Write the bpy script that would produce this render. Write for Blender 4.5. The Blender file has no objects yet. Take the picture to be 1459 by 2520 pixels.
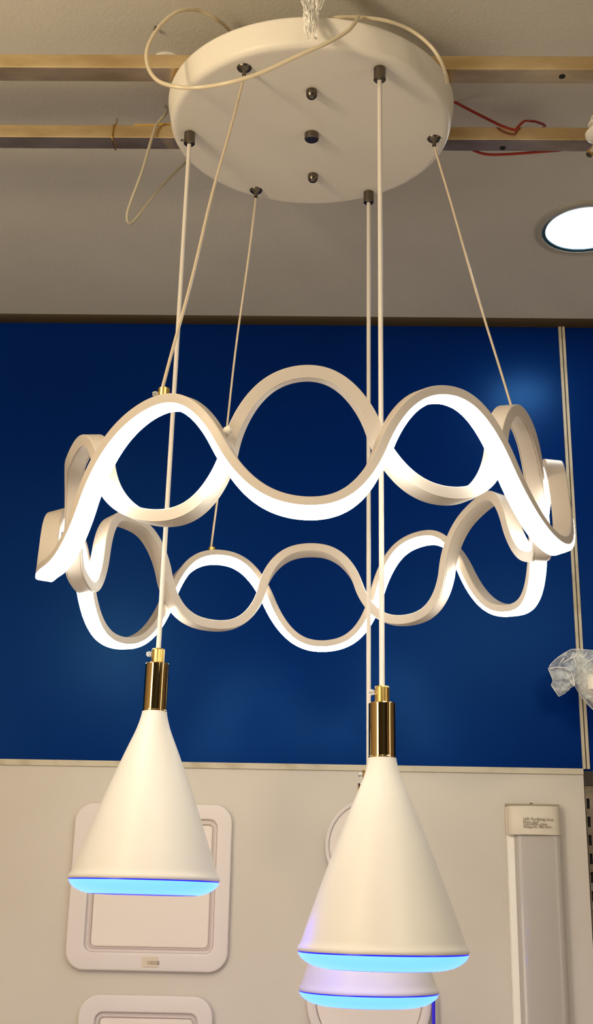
import bpy, bmesh, math, random
import numpy as np
from mathutils import Vector

scene = bpy.context.scene
COL = scene.collection
W, H = 1459, 2520
# measured camera / fixture numbers (metres, radians)
G = {'f': 2941.379513, 'pitch': 0.318112, 'roll': 0.019215, 'dx': 0.009734, 'dy': 1.46023, 'dz': 1.05195, 'dth': 0.039785, 'drx': 0.047293, 'dry': 0.001793, 'rx': 0.009975, 'ry': 1.460225, 'rz': 0.454024, 'R': 0.323607, 'dR': 0.026687, 'a': 0.069681, 'h3': -0.027393, 'tx': 0.008356, 'ty': -0.056402, 'ph': -0.081052, 't': 0.00969, 'D': 0.022641, 'p': 0.007071, 'k1': -0.036963, 'k2': 0.019378, 'A0': -0.047405, 'A1': -2.726277, 'B0': -0.099502, 'B1': -1.947246, 'tb': 0.013439, 'zA': 0.011077, 'rat': 0.939364, 'h2': 0.004551, 'h3B': -0.029131, 'h1c': 0.017654, 'h1s': 0.00517, 'w2c': -0.005771, 'w2s': 0.001972, 'pw': 0.0, 'a1c': -0.089825, 'a1s': -0.046411, 'a2c': -0.018669, 'a2s': -0.074284, 'A3c': -0.005369, 'A3s': 0.004942, 'A4c': 0.00781, 'A4s': -0.004814, 'q1c': 0.01482, 'q1s': -0.139609, 'q2c': -0.140355, 'q2s': -0.034266, 'u1c': -0.012553, 'u1s': -0.038109, 'u2c': -0.020995, 'u2s': 0.033538, 'uB': -0.033702, 'h5': 0.0, 'h5B': 0.0, 'mA': -0.088704, 'mB': 0.255626, 'zA3c': -0.002298, 'zA3s': -0.000321, 'zA4c': 0.000629, 'zA4s': 0.002279, 'zA5c': 0.004302, 'zA5s': 0.00111, 'zA7c': -0.004444, 'zA7s': -0.005771, 'zA8c': -0.001344, 'zA8s': -0.005505, 'zB3c': 0.001722, 'zB3s': 0.000476, 'zB4c': 0.002115, 'zB4s': 0.002189, 'zB5c': -0.005252, 'zB5s': -0.005032, 'zB7c': 0.004098, 'zB7s': 0.007725, 'zB8c': 0.006798, 'zB8s': 0.004457, 'vA1c': -0.016389, 'vA1s': 0.007117, 'vA2c': -0.003586, 'vA2s': 0.021169, 'vA3c': -0.019876, 'vA3s': 0.016962, 'vA4c': -0.003567, 'vA4s': 0.010993, 'vB1c': 0.010648, 'vB1s': -0.02415, 'vB2c': -0.007377, 'vB2s': -0.004694, 'vB3c': -0.017905, 'vB3s': 0.021407, 'vB4c': 0.005768, 'vB4s': 0.024456}
F = G['f']
ALPHA = .0225                       # the back wall is turned this much against the view
ca, sa = math.cos(ALPHA), math.sin(ALPHA)
AROT = np.array([[ca, -sa, 0], [sa, ca, 0], [0, 0, 1.]])
CAM = np.array([0, 0, 1.5])


def cam_axes(pitch, roll):
    cp, sp = math.cos(pitch), math.sin(pitch)
    f = np.array([0, cp, sp]); r = np.array([1., 0, 0]); u = np.cross(r, f)
    cr, sr = math.cos(roll), math.sin(roll)
    return np.stack([cr*r + sr*u, -sr*r + cr*u, f])


RC = cam_axes(G['pitch'], G['roll']) @ AROT.T


def ray(x, y):
    return RC.T @ np.array([(x - W/2)/F, -(y - H/2)/F, 1.])


def on_y(x, y, Y):
    d = ray(x, y); return CAM + d*(Y/d[1])


def on_z(x, y, Z):
    d = ray(x, y); return CAM + d*((Z - 1.5)/d[2])


def px(P):
    q = RC @ (np.array(P) - CAM); return W/2 + F*q[0]/q[2], H/2 - F*q[1]/q[2]


# ------------------------------------------------------------------ materials
def mat(name, color=(.8, .8, .8), rough=.5, metal=0., spec=.5, emit=None, estr=0., trans=0., ior=1.45,
        bump=None, noise=None, coat=0., alpha=1.):
    m = bpy.data.materials.new(name); m.use_nodes = True
    nt = m.node_tree; b = nt.nodes['Principled BSDF']
    b.inputs['Base Color'].default_value = (*color, 1)
    b.inputs['Roughness'].default_value = rough
    b.inputs['Metallic'].default_value = metal
    b.inputs['Specular IOR Level'].default_value = spec
    b.inputs['IOR'].default_value = ior
    b.inputs['Transmission Weight'].default_value = trans
    b.inputs['Coat Weight'].default_value = coat
    b.inputs['Alpha'].default_value = alpha
    if emit:
        b.inputs['Emission Color'].default_value = (*emit, 1)
        b.inputs['Emission Strength'].default_value = estr
    tc = None
    if bump or noise:
        tc = nt.nodes.new('ShaderNodeTexCoord')
    if noise:                        # (scale, second colour, low, high)
        n = nt.nodes.new('ShaderNodeTexNoise'); n.inputs['Scale'].default_value = noise[0]
        n.inputs['Detail'].default_value = 6
        mp = nt.nodes.new('ShaderNodeMapping')
        if len(noise) > 4: mp.inputs['Scale'].default_value = noise[4]
        nt.links.new(tc.outputs['Object'], mp.inputs['Vector'])
        nt.links.new(mp.outputs['Vector'], n.inputs['Vector'])
        r = nt.nodes.new('ShaderNodeValToRGB')
        r.color_ramp.elements[0].position = noise[2]; r.color_ramp.elements[1].position = noise[3]
        r.color_ramp.elements[0].color = (*color, 1); r.color_ramp.elements[1].color = (*noise[1], 1)
        nt.links.new(n.outputs['Fac'], r.inputs['Fac'])
        nt.links.new(r.outputs['Color'], b.inputs['Base Color'])
    if bump:                         # (scale, strength, distance)
        n = nt.nodes.new('ShaderNodeTexNoise'); n.inputs['Scale'].default_value = bump[0]
        n.inputs['Detail'].default_value = 4
        nt.links.new(tc.outputs['Object'], n.inputs['Vector'])
        bp = nt.nodes.new('ShaderNodeBump'); bp.inputs['Strength'].default_value = bump[1]
        bp.inputs['Distance'].default_value = bump[2]
        nt.links.new(n.outputs['Fac'], bp.inputs['Height'])
        nt.links.new(bp.outputs['Normal'], b.inputs['Normal'])
    return m


def film_mat(name, color, clear, bump_scale):
    m = bpy.data.materials.new(name); m.use_nodes = True
    nt = m.node_tree; nt.nodes.clear()
    out = nt.nodes.new('ShaderNodeOutputMaterial')
    tr = nt.nodes.new('ShaderNodeBsdfTransparent')
    pr = nt.nodes.new('ShaderNodeBsdfPrincipled')
    pr.inputs['Base Color'].default_value = (*color, 1); pr.inputs['Roughness'].default_value = .18
    pr.inputs['Specular IOR Level'].default_value = .9
    mx = nt.nodes.new('ShaderNodeMixShader')
    tc = nt.nodes.new('ShaderNodeTexCoord')
    n = nt.nodes.new('ShaderNodeTexNoise'); n.inputs['Scale'].default_value = bump_scale
    n.inputs['Detail'].default_value = 5; n.inputs['Distortion'].default_value = 1.5
    nt.links.new(tc.outputs['Object'], n.inputs['Vector'])
    bp = nt.nodes.new('ShaderNodeBump'); bp.inputs['Strength'].default_value = .8; bp.inputs['Distance'].default_value = .004
    nt.links.new(n.outputs['Fac'], bp.inputs['Height']); nt.links.new(bp.outputs['Normal'], pr.inputs['Normal'])
    r = nt.nodes.new('ShaderNodeMapRange')
    r.inputs['From Min'].default_value = .42; r.inputs['From Max'].default_value = .62
    r.inputs['To Min'].default_value = clear - .22; r.inputs['To Max'].default_value = clear + .18
    nt.links.new(n.outputs['Fac'], r.inputs['Value'])
    inv = nt.nodes.new('ShaderNodeMath'); inv.operation = 'SUBTRACT'; inv.inputs[0].default_value = 1.; inv.use_clamp = True
    nt.links.new(r.outputs['Result'], inv.inputs[1])
    nt.links.new(inv.outputs[0], mx.inputs['Fac'])
    nt.links.new(tr.outputs[0], mx.inputs[1]); nt.links.new(pr.outputs[0], mx.inputs[2])
    nt.links.new(mx.outputs[0], out.inputs['Surface'])
    return m


M = dict(
    ceiling=mat('ceiling_paint', (.60, .57, .51), .9, bump=(180, .25, .002), noise=(3, (.66, .63, .56), .3, .7)),
    blue=mat('blue_gloss_panel', (.0004, .0145, .125), .28, spec=.29, noise=(2.5, (.0005, .018, .145), .3, .75)),
    board=mat('display_board_laminate', (.61, .56, .49), .55, noise=(2.2, (.55, .49, .42), .42, .8), bump=(60, .05, .001)),
    edge=mat('cream_edge_strip', (.55, .49, .37), .5, noise=(25, (.36, .29, .19), .5, .8, (1, 1, 1))),
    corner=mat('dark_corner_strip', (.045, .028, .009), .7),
    wall=mat('shop_wall_paint', (.55, .48, .40), .8, bump=(90, .1, .002)),
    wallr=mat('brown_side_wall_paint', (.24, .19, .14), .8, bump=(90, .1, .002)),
    wallf=mat('shop_back_wall_paint', (.016, .015, .014), .8, bump=(90, .1, .002)),
    floor=mat('floor_tile', (.50, .46, .39), .45, noise=(4, (.42, .385, .32), .3, .7)),
    white=mat('white_powder_coat', (.80, .74, .64), .45, bump=(400, .06, .0005)),
    shade=mat('white_shade_lacquer', (.68, .64, .58), .40, spec=.4),
    strand=mat('white_lamp_housing', (.57, .50, .43), .42, bump=(500, .05, .0004)),
    led=mat('lit_led_diffuser', (.9, .9, .85), .4, emit=(1., .97, .86), estr=24.),
    lens=mat('lit_blue_lens', (.10, .2, .3), .3, emit=(.10, .34, 8.5), estr=2.1),
    lensrim=mat('painted_lens_outline', (.02, .02, .5), .3, emit=(.012, .002, .80), estr=.95),  # camera's clipped blue outline of the glowing lens, put into its edge colour
    down=mat('lit_downlight_glass', (.9, .9, .9), .4, emit=(.93, 1., 1.), estr=30.),
    nickel=mat('dark_nickel', (.17, .145, .115), .3, metal=1.),
    gold=mat('polished_gold', (.80, .55, .22), .07, metal=1.),
    brass=mat('brushed_brass', (.66, .44, .14), .3, metal=1.),
    clearp=mat('clear_plastic', (.95, .93, .88), .12, trans=.75, spec=.7),
    cord=mat('white_cord', (.68, .62, .55), .5),
    wire=mat('steel_wire_in_clear_sleeve', (.72, .60, .44), .35, metal=.35, bump=(900, .5, .0006)),
    tube=mat('clear_pvc_cable', (.92, .80, .58), .25, trans=.45, spec=.6),
    tubed=mat('grey_pvc_cable', (.62, .55, .40), .3, trans=.35),
    bar=mat('bare_metal_bar', (.90, .72, .43), .29, metal=.92, noise=(16, (.55, .39, .19), .40, .72, (.5, 1.5, 1.5)), bump=(70, .05, .001)),
    hole=mat('dark_hole', (.01, .01, .01), .8),
    red=mat('red_insulation', (.34, .025, .012), .45),
    yellow=mat('yellow_insulation', (.65, .36, .04), .5),
    lensblue=mat('cable_painted_lens_blue', (.03, .01, .85), .4),  # the lens's blue glow painted on as cable colour
    panelw=mat('white_panel_light_frame', (.70, .63, .60), .5),
    panelr=mat('panel_light_recess', (.62, .55, .52), .5),
    opal=mat('opal_panel_diffuser', (.76, .68, .62), .45),
    batten=mat('cream_end_cap', (.66, .59, .48), .45, noise=(30, (.6, .52, .41), .4, .8)),
    battenw=mat('white_batten_edge', (.84, .79, .70), .4),
    battend=mat('smoky_batten_diffuser', (.46, .42, .375), .26, spec=.5, coat=.15),
    plate=mat('brown_cap_shadow', (.30, .25, .17), .5),  # shade colour for the strip above the batten's end cap
    ink=mat('brown_print', (.21, .165, .10), .8),
    sticker=mat('cream_sticker', (.64, .55, .43), .7),
    slot=mat('slotted_steel', (.30, .25, .18), .4, metal=.8, noise=(40, (.14, .11, .07), .35, .7)),
    darkm=mat('dark_steel', (.04, .033, .025), .5, metal=.4),
    porcelain=mat('white_plastic', (.80, .75, .66), .4),
    film=film_mat('crinkled_clear_film', (.97, .94, .86), .14, 60),
    bag=film_mat('clear_bag_film', (.84, .88, .86), .66, 24),
    ring=mat('downlight_rim_paint', (.42, .40, .33), .4),
    ringd=mat('downlight_inner_rim', (.02, .045, .06), .35),
)


M['blue'].node_tree.nodes['Principled BSDF'].inputs['Specular Tint'].default_value = (.10, .42, 1., 1)


# ------------------------------------------------------------------ geometry helpers
class MB:
    def __init__(self): self.v = []; self.f = []; self.m = []
    def add(self, v, f, mi=0):
        o = len(self.v); self.v += [tuple(map(float, p)) for p in v]
        self.f += [[i + o for i in q] for q in f]; self.m += [mi]*len(f); return self

    def box(self, lo, hi, mi=0):
        x0, y0, z0 = lo; x1, y1, z1 = hi
        v = [(x, y, z) for z in (z0, z1) for y in (y0, y1) for x in (x0, x1)]
        return self.add(v, [(0, 2, 3, 1), (4, 5, 7, 6), (0, 1, 5, 4), (2, 6, 7, 3), (0, 4, 6, 2), (1, 3, 7, 5)], mi)

    def tube(self, pts, r, n=12, mi=0, closed=False):
        P = [np.array(p, float) for p in pts]; N = len(P)
        rr = r if hasattr(r, '__len__') else [r]*N
        up = np.array([.1, .2, 1.]); vs = []; fs = []
        for i in range(N):
            a = P[i-1] if (i or closed) else P[0]; b = P[(i+1) % N] if (i < N-1 or closed) else P[-1]
            t = b - a; t /= np.linalg.norm(t) + 1e-12
            s = np.cross(t, up)
            if np.linalg.norm(s) < .05: s = np.cross(t, np.array([1., .3, 0]))
            s /= np.linalg.norm(s); up = np.cross(s, t); up /= np.linalg.norm(up)
            for k in range(n):
                q = 2*math.pi*k/n; vs.append(P[i] + rr[i]*(math.cos(q)*s + math.sin(q)*up))
        for i in range(N if closed else N-1):
            for k in range(n):
                a = i*n + k; b = i*n + (k+1) % n; c = ((i+1) % N)*n
                fs.append((a, b, c + (k+1) % n, c + k))
        if not closed:
            fs.append(tuple(range(n-1, -1, -1))); fs.append(tuple((N-1)*n + k for k in range(n)))
        return self.add(vs, fs, mi)

    def lathe(self, prof, n=64, mi=None, o=(0, 0, 0), cap0=True, cap1=True):
        # prof: (radius, z) from bottom to top ; axis z through o
        vs = []
        for r, z in prof:
            for k in range(n):
                q = 2*math.pi*k/n; vs.append((o[0] + r*math.cos(q), o[1] + r*math.sin(q), o[2] + z))
        for i in range(len(prof)-1):
            pass
        base = len(self.v)
        self.v += vs
        for i in range(len(prof)-1):
            m_ = mi[i] if hasattr(mi, '__len__') else (mi or 0)
            for k in range(n):
                a = base + i*n + k; b = base + i*n + (k+1) % n
                self.f.append([a, b, b + n, a + n]); self.m.append(m_)
        m0 = mi[0] if hasattr(mi, '__len__') else (mi or 0); m1 = mi[-1] if hasattr(mi, '__len__') else (mi or 0)
        if cap0: self.f.append([base + k for k in range(n-1, -1, -1)]); self.m.append(m0)
        if cap1: self.f.append([base + (len(prof)-1)*n + k for k in range(n)]); self.m.append(m1)
        return self

    def loops(self, L, mi=0, cap0=False, cap1=True):
        n = len(L[0]); base = len(self.v)
        for l in L: self.v += [tuple(map(float, p)) for p in l]
        for i in range(len(L)-1):
            for k in range(n):
                a = base + i*n + k; b = base + i*n + (k+1) % n
                self.f.append([a, b, b + n, a + n]); self.m.append(mi)
        if cap0: self.f.append([base + k for k in range(n-1, -1, -1)]); self.m.append(mi)
        if cap1: self.f.append([base + (len(L)-1)*n + k for k in range(n)]); self.m.append(mi)
        return self

    def xf(self, fn):
        self.v = [tuple(map(float, fn(np.array(p)))) for p in self.v]; return self

    def build(self, name, mats, parent=None, smooth=True, angle=35, kind=None, label=None):
        root = parent
        while root is not None and root.parent is not None: root = root.parent
        off = np.array(root.location) if root is not None else np.zeros(3)
        me = bpy.data.meshes.new(name)
        me.from_pydata([tuple(np.array(p) - off) for p in self.v], [], self.f)
        bm = bmesh.new(); bm.from_mesh(me); bmesh.ops.recalc_face_normals(bm, faces=bm.faces); bm.to_mesh(me); bm.free()
        for m in (mats if isinstance(mats, (list, tuple)) else [mats]): me.materials.append(m)
        for p, mi in zip(me.polygons, self.m): p.material_index = mi; p.use_smooth = smooth
        if smooth: me.set_sharp_from_angle(angle=math.radians(angle))
        me.update()
        o = bpy.data.objects.new(name, me); COL.objects.link(o)
        if smooth:
            wm = o.modifiers.new('weighted_normal', 'WEIGHTED_NORMAL'); wm.weight = 100; wm.keep_sharp = True
        if parent is not None: o.parent = parent
        if kind: o['kind'] = kind
        if label: o['label'] = label
        return o


def thing(name, loc, label, cat, group=None):
    o = bpy.data.objects.new(name, None); COL.objects.link(o)
    o.empty_display_size = .05; o.location = tuple(map(float, loc))
    return tag(o, label, cat, group)


def tag(o, label, cat, group=None):
    o['label'] = label; o['category'] = cat
    if group: o['group'] = group
    return o


def spline(pts, n=14):
    P = [np.array(p, float) for p in pts]; P = [2*P[0]-P[1]] + P + [2*P[-1]-P[-2]]; out = []
    for i in range(1, len(P)-2):
        for k in range(n):
            t = k/n
            out.append(.5*((2*P[i]) + (-P[i-1]+P[i+1])*t + (2*P[i-1]-5*P[i]+4*P[i+1]-P[i+2])*t*t
                           + (-P[i-1]+3*P[i]-3*P[i+1]+P[i+2])*t**3))
    out.append(P[-2]); return out


def rrect(cx, cz, hw, hh, r, n=8):
    pts = []
    for sx, sz, a0 in ((1, 1, 0), (-1, 1, 90), (-1, -1, 180), (1, -1, 270)):
        for k in range(n+1):
            a = math.radians(a0 + 90*k/n)
            pts.append((cx + sx*(hw-r) + r*math.cos(a), cz + sz*(hh-r) + r*math.sin(a)))
    return pts


# ------------------------------------------------------------------ the room
YW = 2.285          # blue wall face
YB = 2.272          # face of the display boards
ZC = 2.68           # ceiling
X0, X1, Y0 = -2.3, 2.5, -1.75


def struct(mb, name, m, **k):
    return mb.build(name, m, kind='structure', **k)


struct(MB().box((X0-.1, Y0-.1, -.1), (X1+.1, YW+.1, 0)), 'floor', M['floor'])
struct(MB().box((X0-.1, Y0-.1, ZC), (X1+.1, YW+.1, ZC+.1)), 'ceiling', M['ceiling'])
struct(MB().box((X0, YW, 0), (X1, YW+.1, ZC)), 'wall_back', M['blue'])
struct(MB().box((X0-.1, Y0, 0), (X0, YW+.1, ZC)), 'wall_left', M['wall'])
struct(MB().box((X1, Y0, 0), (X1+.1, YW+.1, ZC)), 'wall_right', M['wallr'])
struct(MB().box((X0-.1, Y0-.1, 0), (X1+.1, Y0, ZC)), 'wall_front', M['wallf'])
# dark rounded strip in the corner of ceiling and blue wall
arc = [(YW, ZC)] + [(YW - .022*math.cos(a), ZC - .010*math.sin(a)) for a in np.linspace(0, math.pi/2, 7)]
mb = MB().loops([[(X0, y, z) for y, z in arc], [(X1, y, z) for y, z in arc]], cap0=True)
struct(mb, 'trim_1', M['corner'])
# double cream joint strip between the blue wall panels
ztop = on_y(1380, 797, YW)[2]; zbt = 1.7525
mb = MB()
for xa, xb in ((.4935, .4990), (.5012, .5066)):
    mb.box((xa, YW-.004, zbt), (xb, YW, ztop))
mb.box((.4990, YW-.0012, zbt), (.5012, YW, ztop), 1)
struct(mb, 'trim_2', [M['edge'], M['corner']])

# ------------------------------------------------------------------ display boards and the steel upright
bt = .5*(on_y(0, 1869, YB)[2] + on_y(1430, 1891, YB)[2])
zledge = bt - .0105
struct(MB().box((X0, YB, 0), (.4915, YW, bt)), 'wall_lower', M['board'])
struct(MB().box((X0, YB-.004, zledge), (.4912, YB, bt)), 'trim_3', M['edge'])
struct(MB().box((.5125, YB, 0), (X1, YW, bt)), 'wall_lower_right', M['board'])
up = thing('slotted_upright', (.502, YW, 0), 'dark slotted steel upright in the gap at the right edge of the beige wall board', 'upright')
mb = MB(); xa, xb, yf = .4925, .5115, YB+.004
sx0, sx1 = .4955, .5010
zt = bt - .004; pitch = .0327; sh = .0185; zs = on_y(1440, 1965, yf)[2]
zz = zt; cuts = []
while zs > .4: cuts.append(zs); zs -= pitch
for c in cuts:
    mb.box((xa, yf, c), (xb, yf+.0015, zz)) if zz > c else None
    mb.box((xa, yf, c-sh), (sx0, yf+.0015, c)); mb.box((sx1, yf, c-sh), (xb, yf+.0015, c)); zz = c - sh
mb.box((xa, yf, 0), (xb, yf+.0015, zz))
mb.box((xa, yf, 0), (xa+.001, YW-.001, zt)); mb.box((xb-.001, yf, 0), (xb, YW-.001, zt))
mb.build('channel', M['slot'], up, smooth=False)
MB().box((xa+.001, yf+.006, 0), (xb-.001, YW, zt)).build('inside', M['hole'], up, smooth=False)
MB().box((xa-.0008, yf-.003, zt-.026), (xb+.0008, yf, zt)).build('top_cap', M['darkm'], up, label='dark cap at the top of the upright')

# ------------------------------------------------------------------ metal bars under the ceiling
zb, zbt_ = 2.5974, 2.6195
bars = []
for ya, yb, lab, hl in ((1.3745, 1.4045, 'square metal bar nearer the camera, running above the round plate', (1383, 188)),
                        (1.5330, 1.5625, 'square metal bar farther back, with the red wire hooked over it', (1237, 364))):
    b = thing('metal_bar', (0, (ya+yb)/2, zb), lab, 'bar', 'metal bars under the ceiling')
    mb = MB(); r = .0013
    cs = []
    for cy, cz, a0 in ((yb-r, zbt_-r, 0), (ya+r, zbt_-r, 90), (ya+r, zb+r, 180), (yb-r, zb+r, 270)):
        for k in range(4):
            a = math.radians(a0 + 30*k); cs.append((cy + r*math.cos(a), cz + r*math.sin(a)))
    mb.loops([[(X0, y, z) for y, z in cs], [(X1, y, z) for y, z in cs]], cap0=True)
    mb.build('tube', M['bar'], b, angle=20)
    P = on_z(hl[0], hl[1], zb)
    MB().lathe([(.0046, -.0006), (.0046, .002)], 20, o=(P[0], P[1], zb)).build('screw_hole', M['hole'], b)
    bars.append(b)

# ------------------------------------------------------------------ round canopy plate
DC = AROT @ np.array([G['dx'], G['dy'], G['dz']]) + CAM
dn = AROT @ np.array([-G['dry'], -G['drx'], 1.]); dn /= np.linalg.norm(dn)
du = np.cross(np.array([0, 1., 0]), dn); du /= np.linalg.norm(du); dv = np.cross(dn, du)


def disc_xf(p): return DC + du*p[0] + dv*p[1] + dn*p[2]


def on_disc(x, y):
    d = ray(x, y); t = ((DC - CAM) @ dn)/(d @ dn); q = CAM + d*t - DC; return float(q @ du), float(q @ dv)


can = thing('canopy_plate', DC, 'round white ceiling plate hung under the two metal bars, with dark fittings', 'lamp canopy')
th = G['dth']
prof = [(0.0005, 0), (.10, 0), (.1885, 0), (.1895, 0)]
for a in np.linspace(-80, -12, 7): prof.append((.1905 + .0095*math.cos(math.radians(a)), .0095 + .0095*math.sin(math.radians(a))))
prof += [(.2045, th-.005), (.2045, th-.002), (.202, th), (.0005, th)]
MB().lathe(prof, 160).xf(disc_xf).build('plate', M['white'], can, angle=60)
grips = {}
for nm, p in dict(a=(467, 327), b=(934, 168), c=(907, 473)).items():
    x, y = on_disc(*p); r = .0080
    MB().lathe([(r*.35, -.0190), (r-.0012, -.0190), (r, -.0178), (r, -.001), (r-.0008, 0)], 32, o=(x, y, 0)).xf(disc_xf).build('cord_grip', M['nickel'], can)
    grips[nm] = disc_xf(np.array([x, y, -.0192]))
x, y = on_disc(467, 327)
MB().tube([disc_xf(np.array([x-.0085, y, -.012])), disc_xf(np.array([x-.0125, y, -.012]))], .0017, 10).build('grip_screw', M['nickel'], can)
anch = {}
for nm, p in dict(a=(601, 167), b=(630, 468), c=(1068, 341)).items():
    x, y = on_disc(*p)
    MB().lathe([(.0020, -.0125), (.0028, -.0122), (.0028, -.0065), (.0032, -.0058), (.0070, -.0040), (.0090, -.0022), (.0099, -.0006), (.0099, 0)], 32, o=(x, y, 0)).xf(disc_xf).build('wire_anchor', M['nickel'], can)
    anch[nm] = disc_xf(np.array([x, y, -.0136]))
for p in ((767, 223), (770, 430)):
    x, y = on_disc(*p)
    MB().lathe([(.0005, -.0128), (.003, -.0126), (.0055, -.0112), (.0072, -.0085), (.0076, -.0062), (.0076, -.0012), (.0072, 0)], 32, o=(x, y, 0)).xf(disc_xf).build('cap_nut', M['nickel'], can)
x, y = on_disc(767, 330)
MB().lathe([(.0005, -.0100), (.0086, -.0100), (.0100, -.0088), (.0102, -.0078), (.0102, 0)], 40, o=(x, y, 0)).xf(disc_xf).build('centre_cap', M['nickel'], can)
for yy in (1.39, 1.548):            # added blocks, hidden by the plate, that join it to the bars
    lz = (disc_xf(np.array([0, yy-DC[1], th])))[2]
    MB().box((DC[0]-.015, yy-.012, lz-.002), (DC[0]+.015, yy+.012, zb)).build('added_mounting_block', M['nickel'], can)


# ------------------------------------------------------------------ the wavy ring lamp
RX = np.array([[1, 0, 0], [0, math.cos(G['tx']), -math.sin(G['tx'])], [0, math.sin(G['tx']), math.cos(G['tx'])]])
RY = np.array([[math.cos(G['ty']), 0, math.sin(G['ty'])], [0, 1, 0], [-math.sin(G['ty']), 0, math.cos(G['ty'])]])
RZ = np.array([[math.cos(G['ph']), -math.sin(G['ph']), 0], [math.sin(G['ph']), math.cos(G['ph']), 0], [0, 0, 1]])
RR = AROT @ (RX @ RY @ RZ)
RCEN = AROT @ np.array([G['rx'], G['ry'], G['rz']]) + CAM


def frame(s, ph):
    """centre line and section axes (radial, normal) of one strand at the angles ph"""
    g = G; sg = -1 if s == 'A' else 1
    R = g['R'] + (g['dR']/2 if s == 'A' else -g['dR']/2)
    wp = ph + g['u1c']*np.cos(ph) + g['u1s']*np.sin(ph) + g['u2c']*np.cos(2*ph) + g['u2s']*np.sin(2*ph) + (g['uB'] if s == 'B' else 0)
    for k in (1, 2, 3, 4): wp = wp + g['v%s%dc' % (s, k)]*np.cos(k*ph) + g['v%s%ds' % (s, k)]*np.sin(k*ph)
    am = g['a']*(1 if s == 'A' else g['rat']); h3 = g['h3'] if s == 'A' else g['h3B']; h2 = g['h2']*sg
    be = min(1.5, max(.3, (g['mA'] if s == 'A' else g['mB']) + 1.05)); sb, cb = math.sin(be), math.cos(be)

    def wave(t):                     # circular arcs joined at the crossings
        c = np.mod(t, 2*np.pi); c = np.where(c > np.pi, 2*np.pi - c, c)
        x = c/(np.pi/2); u = np.where(x <= 1, x, 2 - x); sn = np.where(x <= 1, 1, -1)
        return sn*(np.sqrt(1 - (u*sb)**2) - cb)/(1 - cb) + h3*np.cos(3*t) + h2*np.cos(2*t)

    z = sg*am*wave(6*wp); dz = sg*am*6*(wave(6*wp + .04) - wave(6*wp - .04))/.08
    z0 = z
    k = ('a1c', 'a1s', 'a2c', 'a2s') if s == 'A' else ('q1c', 'q1s', 'q2c', 'q2s')
    Mm = 1 + g[k[0]]*np.cos(ph) + g[k[1]]*np.sin(ph) + g[k[2]]*np.cos(2*ph) + g[k[3]]*np.sin(2*ph)
    z = z*Mm; dz = dz*Mm
    if s == 'A': z = z + g['A3c']*np.cos(ph) + g['A3s']*np.sin(ph) + g['A4c']*np.cos(2*ph) + g['A4s']*np.sin(2*ph)
    for k in (3, 4, 5, 7, 8):
        cc, ss = g['z%s%dc' % (s, k)], g['z%s%ds' % (s, k)]
        z = z + cc*np.cos(k*ph) + ss*np.sin(k*ph); dz = dz - k*cc*np.sin(k*ph) + k*ss*np.cos(k*ph)
    z = z + (-g['zA'] if s == 'A' else g['zA']) + g['w2c']*np.cos(2*ph) + g['w2s']*np.sin(2*ph)
    dz = dz - 2*g['w2c']*np.sin(2*ph) + 2*g['w2s']*np.cos(2*ph)
    R = R + g['h1c']*np.cos(2*ph) + g['h1s']*np.sin(2*ph)
    r = R + g['k1']*z + g['k2']*z*z
    tw = (g['A0'] + g['A1']*z0) if s == 'A' else (g['B0'] + g['B1']*z0)
    er = np.stack([np.sin(ph), -np.cos(ph), 0*ph], -1); ep = np.stack([np.cos(ph), np.sin(ph), 0*ph], -1); ez = np.array([0, 0, 1.])
    T = ep*r[:, None] + ez*dz[:, None] + er*((g['k1'] + 2*g['k2']*z)*dz)[:, None]; T /= np.linalg.norm(T, axis=1, keepdims=True)
    e2 = er - T*(er*T).sum(1, keepdims=True); e2 /= np.linalg.norm(e2, axis=1, keepdims=True)
    N = np.cross(e2, T); N *= np.sign(N[:, 2:3] + 1e-9)
    c, s_ = np.cos(tw)[:, None], np.sin(tw)[:, None]
    return (er*r[:, None] + ez*z[:, None]) @ RR.T + RCEN, (e2*c + N*s_) @ RR.T, (-e2*s_ + N*c) @ RR.T


def sweep(s, sec, n=864):
    ph = np.linspace(-math.pi, math.pi, n+1)[:-1]
    P, E, N = frame(s, ph); L = []
    for i in range(n): L.append([P[i] + E[i]*u + N[i]*w for u, w in sec])
    return MB().loops(L + [L[0]], cap1=False)


def rnd(sec, r, idx, k=3):
    out = []
    n = len(sec)
    for i, p in enumerate(sec):
        if i not in idx: out.append(p); continue
        p = np.array(p); a = np.array(sec[i-1]); b = np.array(sec[(i+1) % n])
        da = (a-p)/np.linalg.norm(a-p); db = (b-p)/np.linalg.norm(b-p)
        for t in np.linspace(0, 1, k+1):
            q0 = p + da*r; q1 = p + db*r
            out.append(tuple((1-t)**2*q0 + 2*t*(1-t)*p + t*t*q1))
    return out


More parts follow.
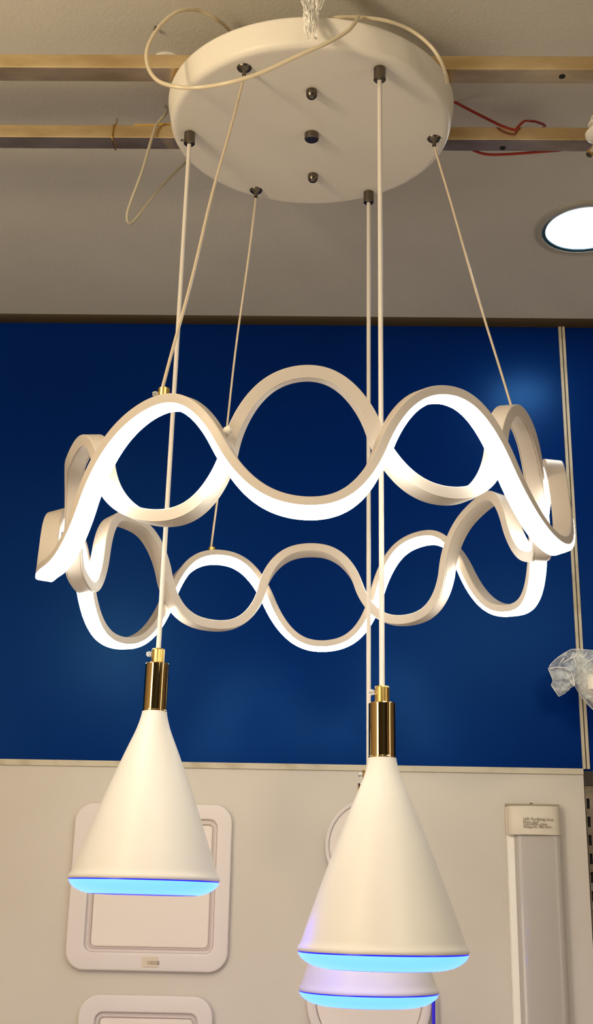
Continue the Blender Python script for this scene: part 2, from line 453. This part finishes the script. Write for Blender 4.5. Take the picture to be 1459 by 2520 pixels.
hD, tA, tB, pA = G['D']/2, G['t']/2, G['tb']/2, G['p']
ringl = thing('wavy_ring_lamp', RCEN, 'large ring lamp of two interlaced white waves, one lit, hanging below the round plate', 'ring lamp')
secA = rnd([(-hD, -tA), (hD, -tA), (hD, tA), (-hD, tA)], .0016, (2, 3))
lit = sweep('A', secA).build('lit_strand', M['strand'], ringl, angle=40, label='white wave strip lit along its underside')
secD = rnd([(hD-.0004, -tA), (hD-.0005, -tA-pA), (-hD+.0005, -tA-pA), (-hD+.0004, -tA)], .0040, (1, 2), 5)
sweep('A', secD).build('led_diffuser', M['led'], lit, angle=40, label='glowing warm white diffuser')
g_ = .0007
secB = rnd([(hD, tB), (-hD, tB), (-hD, -tB+g_*.2), (-hD+.0012, -tB), (-hD+.0019, -tB+g_), (-hD+.0026, -tB), (0, -tB-.0006),
            (hD-.0026, -tB), (hD-.0019, -tB+g_), (hD-.0012, -tB), (hD, -tB+g_*.2)], .0014, (0, 1))
unl = sweep('B', secB).build('unlit_strand', M['strand'], ringl, angle=28, label='white wave strip of the ring that is not lit')
# small assumed pins that join the two strips where they cross
for k in range(12):
    if k in (3, 10): continue        # no pin at these side crossings
    ph = np.linspace(math.radians(-15+30*k-7), math.radians(-15+30*k+7), 141)
    PA, EA, NA = frame('A', ph); PB, EB, NB = frame('B', ph)
    i = int(np.argmin([np.linalg.norm(a-b) for a, b in zip(PA, PB)]))
    MB().tube([PA[i], PB[i]], .0017, 10).build('assumed_joint_pin', M['strand'], ringl)


def strand_pt(s, deg, u, w):
    P, E, N = frame(s, np.array([math.radians(deg)])); return P[0] + E[0]*u + N[0]*w, N[0]


# cable inlet blob at the front left crossing
def nearest(s, u, w, target, lo, hi):
    best = None
    for d in np.linspace(lo, hi, 400):
        p, n = strand_pt(s, d, u, w); q = px(p); e = (q[0]-target[0])**2 + (q[1]-target[1])**2
        if best is None or e < best[0]: best = (e, p, n, d)
    return best[1:]


p_, n_, d_ = nearest('A', -hD*.2, tA, (567, 1058), -27, -9)
mb = MB()
mb.tube([p_ - n_*.002, p_ + n_*.004], .0046, 14); mb.tube([p_ + n_*.003, p_ + n_*.0085], [.0054, .0040], 14)
mb.build('cable_inlet', M['white'], ringl)

for nm, tgt, lo, hi in (('a', (402, 973), -45, -20), ('b', (521, 1352), -170, -135), ('c', None, 80, 115)):
    if tgt is None:
        tgt = (1292, 1240)
    p_, n_, d_ = nearest('A', 0, tA, tgt, lo, hi)
    print('wire', nm, d_, px(p_))
    wob = []
    A0, B0 = anch[nm], p_ + n_*.009
    for t in np.linspace(0, 1, 30):
        wob.append(A0*(1-t) + B0*t + np.array([.0012, .0005, 0])*math.sin(t*9+1)*math.sin(math.pi*t))
    w = MB().tube(wob, .00185 if nm == 'a' else .0017, 10).build('suspension_wire', M['wire'], ringl)
    r = .0062
    mb = MB(); up_ = np.array([0, 0, 1.])
    mb.tube([p_ - up_*.002, p_ + up_*.0080, p_ + up_*.0088], [r, r, r*.8], 24)
    mb.build('ferrule', M['brass'], w, label='brass ferrule at the end of the wire')
    if nm == 'a':
        mb = MB(); c = p_ + np.array([-.0085, -.001, .002])
        mb.tube([c + np.array([-.003, 0, 0]), c, c + np.array([.003, 0, 0])], [.002, .0032, .002], 12)
        mb.build('ferrule_screw', M['clearp'], w)


# ------------------------------------------------------------------ cone pendants
RIM = .0882


def make_pendant(root, length):
    """all parts hang from the root's origin; length = drop from cord grip to the shade's rim"""
    zr = -length
    off = np.array(root.location)

    def L(mb): return mb.xf(lambda p: p + off)
    h = [(.0872, 0), (.0882, .0012), (.0882, .0032), (.0870, .0054), (.0850, .0078), (.0837, .0115), (.0776, .0292), (.0715, .0460), (.0654, .0630), (.0568, .0860),
         (.0482, .1080), (.0408, .1265), (.0334, .1445), (.0297, .1533), (.0262, .1615), (.0230, .1690), (.0203, .1758), (.0180, .1830), (.0163, .1895), (.0154, .1935), (.0150, .1968)]
    from_ = [(r, zr + z) for r, z in h]
    L(MB().lathe(from_, 96, cap0=False, cap1=False)).build('shade', M['shade'], root, angle=60)
    lens = [(.0005, zr-.0172), (.0400, zr-.0171), (.0600, zr-.0165), (.0640, zr-.0160), (.0720, zr-.0140), (.0790, zr-.0108), (.0845, zr-.0066), (.0868, zr-.0030), (.0874, zr-.0012),
            (.0874, zr+.0002), (.086, zr+.0006)]
    mi = [1, 1, 1, 0, 0, 0, 0, 0, 1, 1]
    L(MB().lathe(lens, 96, mi=mi, cap1=False)).build('lens', [M['lens'], M['lensrim']], root, angle=60, label='glowing light blue lens')
    zs = zr + .1965
    L(MB().lathe([(.0146, zs-.0005), (.0152, zs), (.0152, zs+.0010), (.0148, zs+.0018), (.0148, zs+.0582), (.0143, zs+.0592), (.008, zs+.0594)], 64)).build('socket_sleeve', M['gold'], root, angle=15, label='polished gold sleeve')
    zc = zs + .0590
    L(MB().lathe([(.0081, zc), (.0081, zc+.0172), (.0074, zc+.0186), (.003, zc+.0190)], 40)).build('cord_cap', M['brass'], root, angle=15, label='brass cap on the cord')
    L(MB().lathe([(.0005, -.0034), (.0022, -.0028), (.0034, -.0012), (.0036, 0), (.0030, .0020), (.0005, .0034)], 16, o=(-.0112, -.001, zc+.0118))).build('set_screw', M['clearp'], root, label='clear plastic screw')
    L(MB().tube([(0, 0, 0), (0, 0, zr + .35), (0, 0, zc+.0186)], .0030, 14)).build('cord', M['cord'], root, label='white cord')


pend = {'a': (355, 2166, 'conical white pendant over the square panel light, leftmost of the three'),
        'b': (942.5, 2343, 'conical white pendant with blue lens, right of centre and nearest the camera'),
        'c': (907, 2440, 'lowest conical white pendant, half hidden behind the nearest one')}
for k, (cx, cy, lab) in pend.items():
    g0 = grips[k]
    rimz = on_y(cx, cy, g0[1] - .0)[2]
    # the rim's front edge is what the picture shows: raise to the centre plane
    t = thing('pendant_lamp', g0, lab, 'pendant lamp', 'conical pendant lamps')
    make_pendant(t, float(g0[2] - rimz))
    b = on_y(cx, cy, g0[1])
    t.rotation_euler = (0, math.atan2(-(b[0]-g0[0]), g0[2]-b[2]), 0)

# ------------------------------------------------------------------ recessed downlight
dl = np.array([.4725, 1.911, ZC])
t = thing('downlight', dl, 'round recessed ceiling light shining white at the right edge', 'ceiling light')
MB().lathe([(.0775, -.0005), (.0780, -.0045), (.0860, -.0048), (.0872, -.0040), (.0885, -.0048), (.0908, -.0042), (.0925, -.0008), (.0925, 0)], 96, o=dl, cap0=False, cap1=False).build('trim_ring', M['ring'], t)
MB().lathe([(.0700, -.0009), (.0715, -.0030), (.0760, -.0040), (.0780, -.0042), (.0780, 0)], 96, o=dl, cap0=False, cap1=False).build('inner_ring', M['ringd'], t, label='dark inner ring')
MB().lathe([(.0003, -.0025), (.055, -.0022), (.0712, -.0014), (.0715, 0)], 96, o=dl).build('glass', M['down'], t, label='glowing white glass')

# ------------------------------------------------------------------ lights on the display board


def square_panel(lab, pl, pr, pt, pb, rl, rr, rt, rb_, il, ir, it, ib, rad):
    P = lambda p: on_y(p[0], p[1], YB-.010)
    xl, xr, zt_, zb_ = P(pl)[0], P(pr)[0], P(pt)[2], P(pb)[2]
    a, b = P(rl)[0], P(rr)[0]; c, d = P(rt)[2], P(rb_)[2]
    e, f = P(il)[0], P(ir)[0]; g2, h2 = P(it)[2], P(ib)[2]
    cx, cz = (xl+xr)/2, (zt_+zb_)/2
    t = thing('square_panel_light', (cx, YB, zb_), lab, 'panel light', 'panel lights on the board')
    def lp(x0, x1, z0, z1, r, dep): return [(x, YB-dep, z) for x, z in rrect((x0+x1)/2, (z0+z1)/2, (x1-x0)/2, (z1-z0)/2, r)]
    L = [lp(xl+.003, xr-.003, zb_+.003, zt_-.003, rad-.003, 0), lp(xl+.002, xr-.002, zb_+.002, zt_-.002, rad-.002, .004),
         lp(xl, xr, zb_, zt_, rad, .0065), lp(xl+.001, xr-.001, zb_+.001, zt_-.001, rad-.001, .0105), lp(xl+.004, xr-.004, zb_+.004, zt_-.004, rad-.004, .0125),
         lp(a-.003, b+.003, d-.003, c+.003, .018, .0130), lp(a, b, d, c, .015, .0118)]
    MB().loops(L, cap1=False).build('frame', M['panelw'], t)
    L = [lp(a, b, d, c, .015, .0118), lp(a+.002, b-.002, d+.002, c-.002, .0135, .0060), lp(e-.002, f+.002, h2-.002, g2+.002, .010, .0056), lp(e, f, h2, g2, .009, .0075), lp(e+.001, f-.001, h2+.001, g2-.001, .008, .0078),
         lp(e+.0022, f-.0022, h2+.0022, g2-.0022, .008, .0040)]
    MB().loops(L, cap1=False).build('recess_rim', M['panelr'], t)
    L = [lp(e+.0022, f-.0022, h2+.0022, g2-.0022, .008, .0036), lp(e+.004, f-.004, h2+.004, g2-.004, .008, .0062), lp(e+.010, f-.010, h2+.010, g2-.010, .008, .0068)]
    MB().loops(L).build('diffuser', M['opal'], t)
    return t


t = square_panel('square white panel light with a sticker, behind the leftmost pendant', (171, 2190), (566, 2190), (385, 1977), (365, 2391),
                 (206, 2320), (525, 2320), (385, 2014), (365, 2346), (217.5, 2320), (515.5, 2320), (385, 2025), (365, 2335.5), .034)
# sticker
q0 = on_y(350, 2354, YB-.0131); q1 = on_y(388, 2380, YB-.0131)
MB().box((q0[0], YB-.0138, q1[2]), (q1[0], YB-.0128, q0[2])).build('sticker', M['sticker'], t, smooth=False, label='small cream sticker with printed number')


def text(body, loc, size, parent, name='printed_text', m=None, rx=90):
    cu = bpy.data.curves.new(name, 'FONT'); cu.body = body; cu.size = size; cu.extrude = .00012
    cu.materials.append(m or M['ink'])
    tmp = bpy.data.objects.new('tmp_text', cu); COL.objects.link(tmp)
    bpy.context.view_layer.update()
    me = bpy.data.meshes.new_from_object(tmp.evaluated_get(bpy.context.evaluated_depsgraph_get()))
    bpy.data.objects.remove(tmp); bpy.data.curves.remove(cu); me.name = name
    o = bpy.data.objects.new(name, me); COL.objects.link(o)
    o.parent = parent; o.location = tuple(np.array(loc) - np.array(parent.location)); o.rotation_euler = (math.radians(rx), 0, 0)
    return o


q = on_y(360, 2374, YB-.0138)
text('10008', (q[0], YB-.0139, q[2]), .0092, t)
square_panel('lower square panel light under the stickered one, cut by the bottom edge', (190, 2520), (523, 2520), (350, 2449), (345, 2796),
             (226, 2600), (483, 2600), (350, 2491), (345, 2750), (235, 2600), (474, 2600), (350, 2502), (345, 2740), .036)


def round_panel(lab, c, r, ri, dep):
    P = on_y(c[0], c[1], YB-dep); e = on_y(c[0]-r, c[1], YB-dep); R = P[0]-e[0]
    t = thing('round_panel_light', (P[0], YB, P[2]), lab, 'panel light', 'panel lights on the board')
    def lp(rr, d): return [(P[0] + rr*math.cos(k/40*math.pi), YB-d, P[2] + rr*math.sin(k/40*math.pi)) for k in range(80)]
    L = [lp(R-.002, 0), lp(R-.001, dep*.4), lp(R, dep*.6), lp(R-.001, dep*.9), lp(R-.004, dep)]
    Ri = R*ri
    L += [lp(Ri+.006, dep+.0005), lp(Ri+.002, dep-.001), lp(Ri, dep*.45)]
    MB().loops(L, cap1=False).build('frame', M['panelw'], t)
    MB().loops([lp(Ri, dep*.3), lp(Ri-.001, dep*.55), lp(Ri-.006, dep*.65)]).build('diffuser', M['opal'], t)
    return t, P, R


t, P, R_ = round_panel('round white panel light showing as a thin arc behind the nearest pendant', (915, 2082), 112, .955, .008)
MB().box((P[0]-R_-.0012, YB-.008, P[2]-.008), (P[0]-R_+.0008, YB-.002, P[2]+.001)).build('spring_clip', M['darkm'], t)
round_panel('round white panel light half seen below the lowest blue lens', (908, 2458), 155, .845, .012)

# cable hanging beside the lower round light, blue lens light put into its colour
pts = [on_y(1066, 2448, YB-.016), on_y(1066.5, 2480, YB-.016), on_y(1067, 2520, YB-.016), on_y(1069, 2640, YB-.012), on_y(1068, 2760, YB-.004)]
o = MB().tube(spline(pts), .0032, 10).build('hanging_cable', M['lensblue'])
tag(o, 'thin cable, painted blue for the lens light on it, hanging at the right rim of the lower round panel light', 'cable')

# batten light
bl, br = on_y(1243, 1990, YB-.008)[0], on_y(1381, 2055, YB-.014)[0]
zt0 = on_y(1310, 1986, YB-.01)[2]; zt1 = on_y(1310, 2055, YB-.02)[2]
bat = thing('batten_light', ((bl+br)/2, YB, zt1-1.05), 'long white tube light with smoky cover, upright on the board at right', 'tube light')
cx = (bl+br)/2; hw = (br-bl)/2


def prof_cap(h, k, n=24):
    pts = [(-h, 0), (-h, .012)]
    for i in range(n+1):
        a = math.pi*(1 - i/n); pts.append((h*.96*math.cos(a), .014 + k*math.sin(a)**.75))
    return pts + [(h, .012), (h, 0)]


L = []
for z, s_, k in ((zt0, .985, .019), (zt0-.001, 1., .0200), (zt1+.001, 1., .0205), (zt1, .99, .0200)):
    L.append([(cx+u, YB-d, z) for u, d in prof_cap(hw*s_, k)])
MB().loops(L, cap0=True).build('end_cap', M['batten'], bat, label='cream end cap with printed lettering')
bw = hw*.985
zlo = zt1-1.05
mb = MB(); sec = [(-bw, 0), (-bw, .010), (-bw+.002, .0125), (-bw+.0125, .0150), (-bw+.0125, .004), (bw-.0125, .004), (bw-.0125, .0150), (bw-.002, .0125), (bw, .010), (bw, 0)]
mb.loops([[(cx+u, YB-d, zt1) for u, d in sec], [(cx+u, YB-d, zlo) for u, d in sec]], cap0=True).build('base_tray', M['battenw'], bat, label='white edge of the tray')
n = 28; dw = bw-.0122; xs = [(-dw+bw)/2 + (dw+bw)/2*math.cos(math.pi*(1-i/n)) for i in range(n+1)]; sec = [(-dw, .005)] + [(xs[i], .012 + .0165*math.sin(math.pi*(1-i/n))**.7) for i in range(n+1)] + [(bw+.0003, .005)]
MB().loops([[(cx+u, YB-d, zt1) for u, d in sec], [(cx+u, YB-d, zlo) for u, d in sec]], cap0=True).build('cover', M['battend'], bat, label='smoky glossy cover')
MB().box((cx-hw*.98, YB-.016, zt0-.0005), (cx+hw*.97, YB, zt0+.0050)).build('cap_shadow_strip', M['plate'], bat, label='brown strip painted in for the shadow above the end cap')  # thin brown slab standing in for shade along the cap's top
MB().box((cx-.004, YB-.010, zt0+.0045), (cx+.001, YB-.004, zt0+.0075)).build('added_mount_hook', M['nickel'], bat)  # small added box in place of an unseen hook
for i, (s, sz) in enumerate((('LED Purifying lamp', .0072), ('Power:36W', .0058), ('Color:6000-6500K', .0058), ('Voltage:AC 180v-240V', .0056))):
    q = on_y(1287, (2018.5, 2025.5, 2031, 2037)[i], YB-.0345)
    text(s, (q[0], YB-.0349, q[2]), sz, bat)

# ------------------------------------------------------------------ lamp wrapped in a clear bag at the right edge
YBAG = 2.20
c = on_y(1500, 1668, YBAG)
t = thing('wrapped_lamp', c, 'white wall lamp in a crinkled clear plastic bag, at the right edge', 'wrapped lamp')
Rb = .058
MB().lathe([(.003, -Rb*.98), (Rb*.5, -Rb*.86), (Rb*.86, -Rb*.5), (Rb, -.004), (Rb*.97, .004), (Rb*.70, .020), (Rb*.3, .030), (.006, .032)], 48, o=c).build('bowl', M['white'], t)
MB().tube([c + np.array([.02, 0, .0]), c + np.array([.02, .03, .0]), (c[0]+.02, YW, c[2])], .009, 16).build('assumed_arm', M['white'], t)  # assumed arm to the wall, outside the frame, carrying the bowl
MB().lathe([(.011, -.006), (.013, -.002), (.013, .014), (.010, .018)], 24, o=on_y(1462, 1690, YBAG-.045)).build('socket', M['white'], t)
random.seed(7)
outl = [(1349, 1646), (1354, 1636), (1364, 1625), (1375, 1616), (1390, 1606), (1405, 1598), (1422, 1597), (1440, 1599), (1465, 1601), (1500, 1606), (1540, 1620),
        (1560, 1670), (1540, 1735), (1500, 1765), (1462, 1749), (1446, 1733), (1430, 1714), (1420, 1698), (1414, 1687), (1404, 1692), (1395, 1697), (1391, 1705), (1375, 1714), (1366, 1701), (1356, 1686), (1361, 1675), (1355, 1660)]
cen = (1425, 1655)
mb = MB(); nring = 5
for side in (-1, 1):
    L = []
    for j in range(nring):
        f_ = 1 - j/(nring-.0)*1.0
        lp = []
        for i, p in enumerate(outl):
            jit = 0 if j == 0 else 5.0
            qx = cen[0] + (p[0]-cen[0])*f_ + random.uniform(-jit, jit); qy = cen[1] + (p[1]-cen[1])*f_ + random.uniform(-jit, jit)
            dep = 0 if j == 0 else side*(.012 + .040*(1-f_**2)*min(1, max(.12, (qx-1340)/110)) + random.uniform(-.007, .007))
            lp.append(on_y(qx, qy, YBAG + dep))
        L.append(lp)
    mb.loops(L)
mb.build('bag', M['bag'], t, smooth=False, label='crinkled clear plastic bag')
# brighter folds of the film: raised creases, and its doubled outer edge
mb = MB()
mb.tube([on_y(p[0], p[1], YBAG) for p in outl], .0006, 6, closed=True)
for seg in (((1350, 1646), (1372, 1642), (1402, 1645)), ((1384, 1632), (1404, 1619), (1414, 1617), (1420, 1604)), ((1412, 1620), (1417, 1632), (1417, 1640)), ((1403, 1645), (1409, 1662), (1414, 1687)),
            ((1376, 1634), (1389, 1618)), ((1392, 1652), (1402, 1672), (1413, 1688)), ((1437, 1640), (1448, 1628), (1459, 1622)), ((1424, 1608), (1433, 1618), (1445, 1606))):
    mb.tube(spline([on_y(a, b, YBAG-.030*min(1, max(.15, (a-1340)/90))-.012) for a, b in seg], 5), [.0004]+[.0009]*(5*(len(seg)-1)-1)+[.0004], 6)
mb.build('bag_crease', M['film'], t, label='bright folded crease of the bag')

# ------------------------------------------------------------------ loose cables and wires near the ceiling


def cable(name, pts, r, m, lab, cat, n=14):
    o = MB().tube(spline([on_y(a, b, y) for a, b, y in pts], n), r, 12).build(name, m); return tag(o, lab, cat)


cable('clear_cable', [(575, 86, 1.40), (540, 52, 1.345), (490, 26, 1.32), (440, 28, 1.30), (395, 62, 1.29), (364, 115, 1.28), (363, 160, 1.275), (385, 196, 1.265), (430, 213, 1.255), (490, 215, 1.25),
                      (560, 204, 1.235), (640, 180, 1.225), (740, 134, 1.215), (800, 108, 1.215), (850, 80, 1.222), (872, 58, 1.235), (882, 40, 1.262)], .0026, M['tube'],
      'clear cable looping off the front left of the round plate', 'cable')
cable('clear_cable', [(790, 52, 1.275), (830, 43, 1.265), (885, 43, 1.27), (950, 51, 1.272), (1010, 74, 1.285), (1056, 110, 1.29), (1082, 146, 1.295), (1097, 182, 1.315), (1101, 203, 1.335)], .0024, M['tube'],
      'clear cable lying along the top right rim of the round plate', 'cable')
cable('clear_cable', [(362, 206, 1.60), (385, 236, 1.58), (408, 268, 1.565), (407, 281, 1.53), (386, 306, 1.525), (372, 345, 1.525), (350, 420, 1.535), (324, 490, 1.55), (313, 525, 1.56), (315, 547, 1.565), (330, 543, 1.57),
                      (370, 492, 1.58), (420, 435, 1.60), (470, 388, 1.62), (520, 345, 1.64)], .0022, M['tubed'],
      'greyish clear cable drooping in a V left of the round plate', 'cable')
cable('red_wire', [(1090, 238, 1.56), (1118, 251, 1.555), (1180, 283, 1.545), (1212, 299, 1.534), (1235, 310, 1.5275), (1266, 320, 1.5275), (1275, 312, 1.5280), (1284, 303, 1.5288), (1291, 298.5, 1.5325), (1302, 298.5, 1.541), (1320, 300.5, 1.552), (1340, 312, 1.575), (1300, 330, 1.59), (1200, 350, 1.592), (1165, 365, 1.585), (1172, 373, 1.578), (1200, 380, 1.575), (1240, 380, 1.575),
                   (1300, 376, 1.577), (1380, 370, 1.58)], .0021, M['red'],
      'red wire hooked over the farther metal bar at right', 'wire')
cable('yellow_wire', [(330, 308, 1.540), (380, 307.5, 1.540), (410, 305.5, 1.540), (460, 303, 1.542), (560, 303, 1.542)], .0015, M['yellow'],
      'thin yellow wire lying on the farther metal bar', 'wire')
cable('tie_wire', [(288, 293, 1.545), (287, 304, 1.535), (279, 309, 1.530), (277, 325, 1.5305), (276, 341, 1.5305), (279, 356, 1.545), (285, 369, 1.562)], .0011, M['brass'],
      'thin wire tied around the farther metal bar at left', 'wire', 6)

# white cover plate on the ceiling behind the nearer bar, and a small dark screw
P = on_z(412, 153, ZC)
o = MB().lathe([(.0005, -.003), (.019, -.003), (.0225, -.001), (.0225, 0)], 40, o=P).build('cover_plate', M['porcelain'])
tag(o, 'small round white cover on the ceiling, peeking over the nearer bar', 'cover')
P = on_z(384, 66, ZC)
mb = MB().tube([P, P + np.array([-.001, -.001, -.006])], .0018, 10); mb.tube([P + np.array([-.003, 0, -.006]), P + np.array([.003, -.001, -.006])], .0015, 8)
tag(mb.build('ceiling_screw', M['darkm']), 'tiny dark screw in the ceiling above the nearer bar', 'screw')

# white ribbed plug hanging at the farther bar, cut by the right edge
P = on_y(1481, 332, 1.505)
t = thing('ribbed_plug', (P[0], P[1], P[2]), 'white ribbed plastic plug at the farther bar, cut off by the right edge', 'plug')
MB().lathe([(.006, -.006), (.018, -.004), (.0238, .000), (.0242, .0025), (.022, .0040), (.013, .0045), (.013, .0080), (.0165, .0088), (.0165, .0118), (.013, .0126), (.013, .0150), (.0185, .0160), (.0190, .0190), (.0170, .0205),
            (.010, .0210), (.010, .0255), (.0145, .0265), (.0150, .0290), (.012, .0305), (.004, .031)], 40, o=P).build('ribbed_body', M['porcelain'], t)
Q = on_y(1450, 379, 1.545)
MB().tube([(P[0]-.004, P[1], P[2]-.004), (P[0]-.010, P[1]+.02, P[2]-.012), Q + np.array([.004, 0, .006])], .0035, 12).build('lead', M['tubed'], t)
MB().tube([Q + np.array([.0045, 0, .0065]), Q + np.array([-.001, 0, -.002])], [.0052, .0052], 14).build('metal_tip', M['brass'], t)
MB().box((P[0]+.001, P[1], P[2]+.010), (P[0]+.006, 1.5329, P[2]+.014)).build('assumed_hanger', M['porcelain'], t)  # assumed link from plug to bar, outside the frame

# crinkled strip of clear film hanging from the ceiling onto the plate
random.seed(3)
mb = MB()
top = on_y(768, -95, 1.275)
top = np.array([top[0], top[1], ZC])
strands = []
for k in range(9):
    s0 = (740 + 7.0*k, -20); w0 = random.uniform(9, 19)
    end = random.choice([60, 78, 96, 100]) if 0 < k < 7 else random.choice([22, 35, 30])
    ys = np.linspace(-60, end, 15); pL = []; pR = []
    for i, yy in enumerate(ys):
        u = i/14; xm = 768 + (s0[0]-768)*math.sin(min(1, u*2.2)*math.pi/2)*(1 - .45*max(0, u-.45)/.55) + random.uniform(-3, 3)
        dep = 1.268 - .028*max(0, min(1, (yy+10)/50)) - .012*max(0, (yy-40)/60) + random.uniform(-.004, .004)
        ww = w0*(1 - .55*u) + random.uniform(-2, 2)
        pL.append(on_y(xm-ww/2, yy, dep)); pR.append(on_y(xm+ww/2, yy + random.uniform(-2, 2), dep + random.uniform(-.006, .002)))
    n = len(ys); mb.add(pL + pR, [(i, i+1, n+i+1, n+i) for i in range(n-1)])
    mb.tube([pL[0], top + np.array([random.uniform(-.004, .004), 0, 0])], .002, 6)
    mb.tube(spline([.5*(a+b) + np.array([0, -.001, 0]) for a, b in zip(pL, pR)][::2], 3), .0007, 5)
o = mb.build('film_strip', M['film'], smooth=False)
tag(o, 'crinkled clear plastic strip hanging over the front rim of the round plate', 'plastic film')

# ------------------------------------------------------------------ lights
def area(name, loc, target, sx, sy, power, color):
    l = bpy.data.lights.new(name, 'AREA'); l.shape = 'RECTANGLE'; l.size = sx; l.size_y = sy; l.energy = power; l.color = color
    o = bpy.data.objects.new(name, l); COL.objects.link(o); o.location = loc
    d = Vector(target) - Vector(loc); o.rotation_euler = d.to_track_quat('-Z', 'Y').to_euler(); return o


area('assumed_left_light', (X0+.05, -.9, 1.6), (0, 1.3, 1.8), 1.2, 2.0, 72, (1., .86, .66))  # unseen light at left, assumed from bright stripes on the gold sleeves
area('added_ceiling_fill', (.7, -.6, ZC-.03), (.6, -.55, 0), 1.2, .5, 29, (1., .92, .78))  # added fill under the ceiling behind the camera, no lamp seen there
area('added_side_strip', (X1-.05, .2, 1.6), (0, 1.3, 1.6), .10, 1.8, 7, (1., .90, .74))  # narrow light added at right for stripes on the gold sleeves
l = bpy.data.lights.new('assumed_warm_lamp', 'POINT'); l.energy = 15.; l.color = (1., .80, .50); l.shadow_soft_size = .05  # unseen lamp at upper left, assumed from the bars' brighter left ends
o = bpy.data.objects.new('assumed_warm_lamp', l); COL.objects.link(o); o.location = (-.68, .60, 2.30)

w = bpy.data.worlds.new('world'); scene.world = w; w.use_nodes = True
w.node_tree.nodes['Background'].inputs['Color'].default_value = (.02, .018, .015, 1)

# ------------------------------------------------------------------ camera
cd = bpy.data.cameras.new('camera'); cam = bpy.data.objects.new('camera', cd); COL.objects.link(cam)
cd.sensor_fit = 'VERTICAL'; cd.sensor_height = 36.; cd.lens = F*36./H; cd.clip_start = .01
from mathutils import Matrix
mw = Matrix.Identity(4)
for i in range(3):
    mw[i][0] = RC[0][i]; mw[i][1] = RC[1][i]; mw[i][2] = -RC[2][i]; mw[i][3] = CAM[i]
cam.matrix_world = mw
scene.camera = cam
scene.view_settings.view_transform = 'Standard'; scene.view_settings.look = 'None'
scene.view_settings.exposure = 0.; scene.view_settings.gamma = 1.; scene.view_settings.use_curve_mapping = False
scene.cycles.max_bounces = 7; scene.cycles.use_adaptive_sampling = True; scene.cycles.adaptive_threshold = .05; scene.cycles.transparent_max_bounces = 12
scene.cycles.use_denoising = True
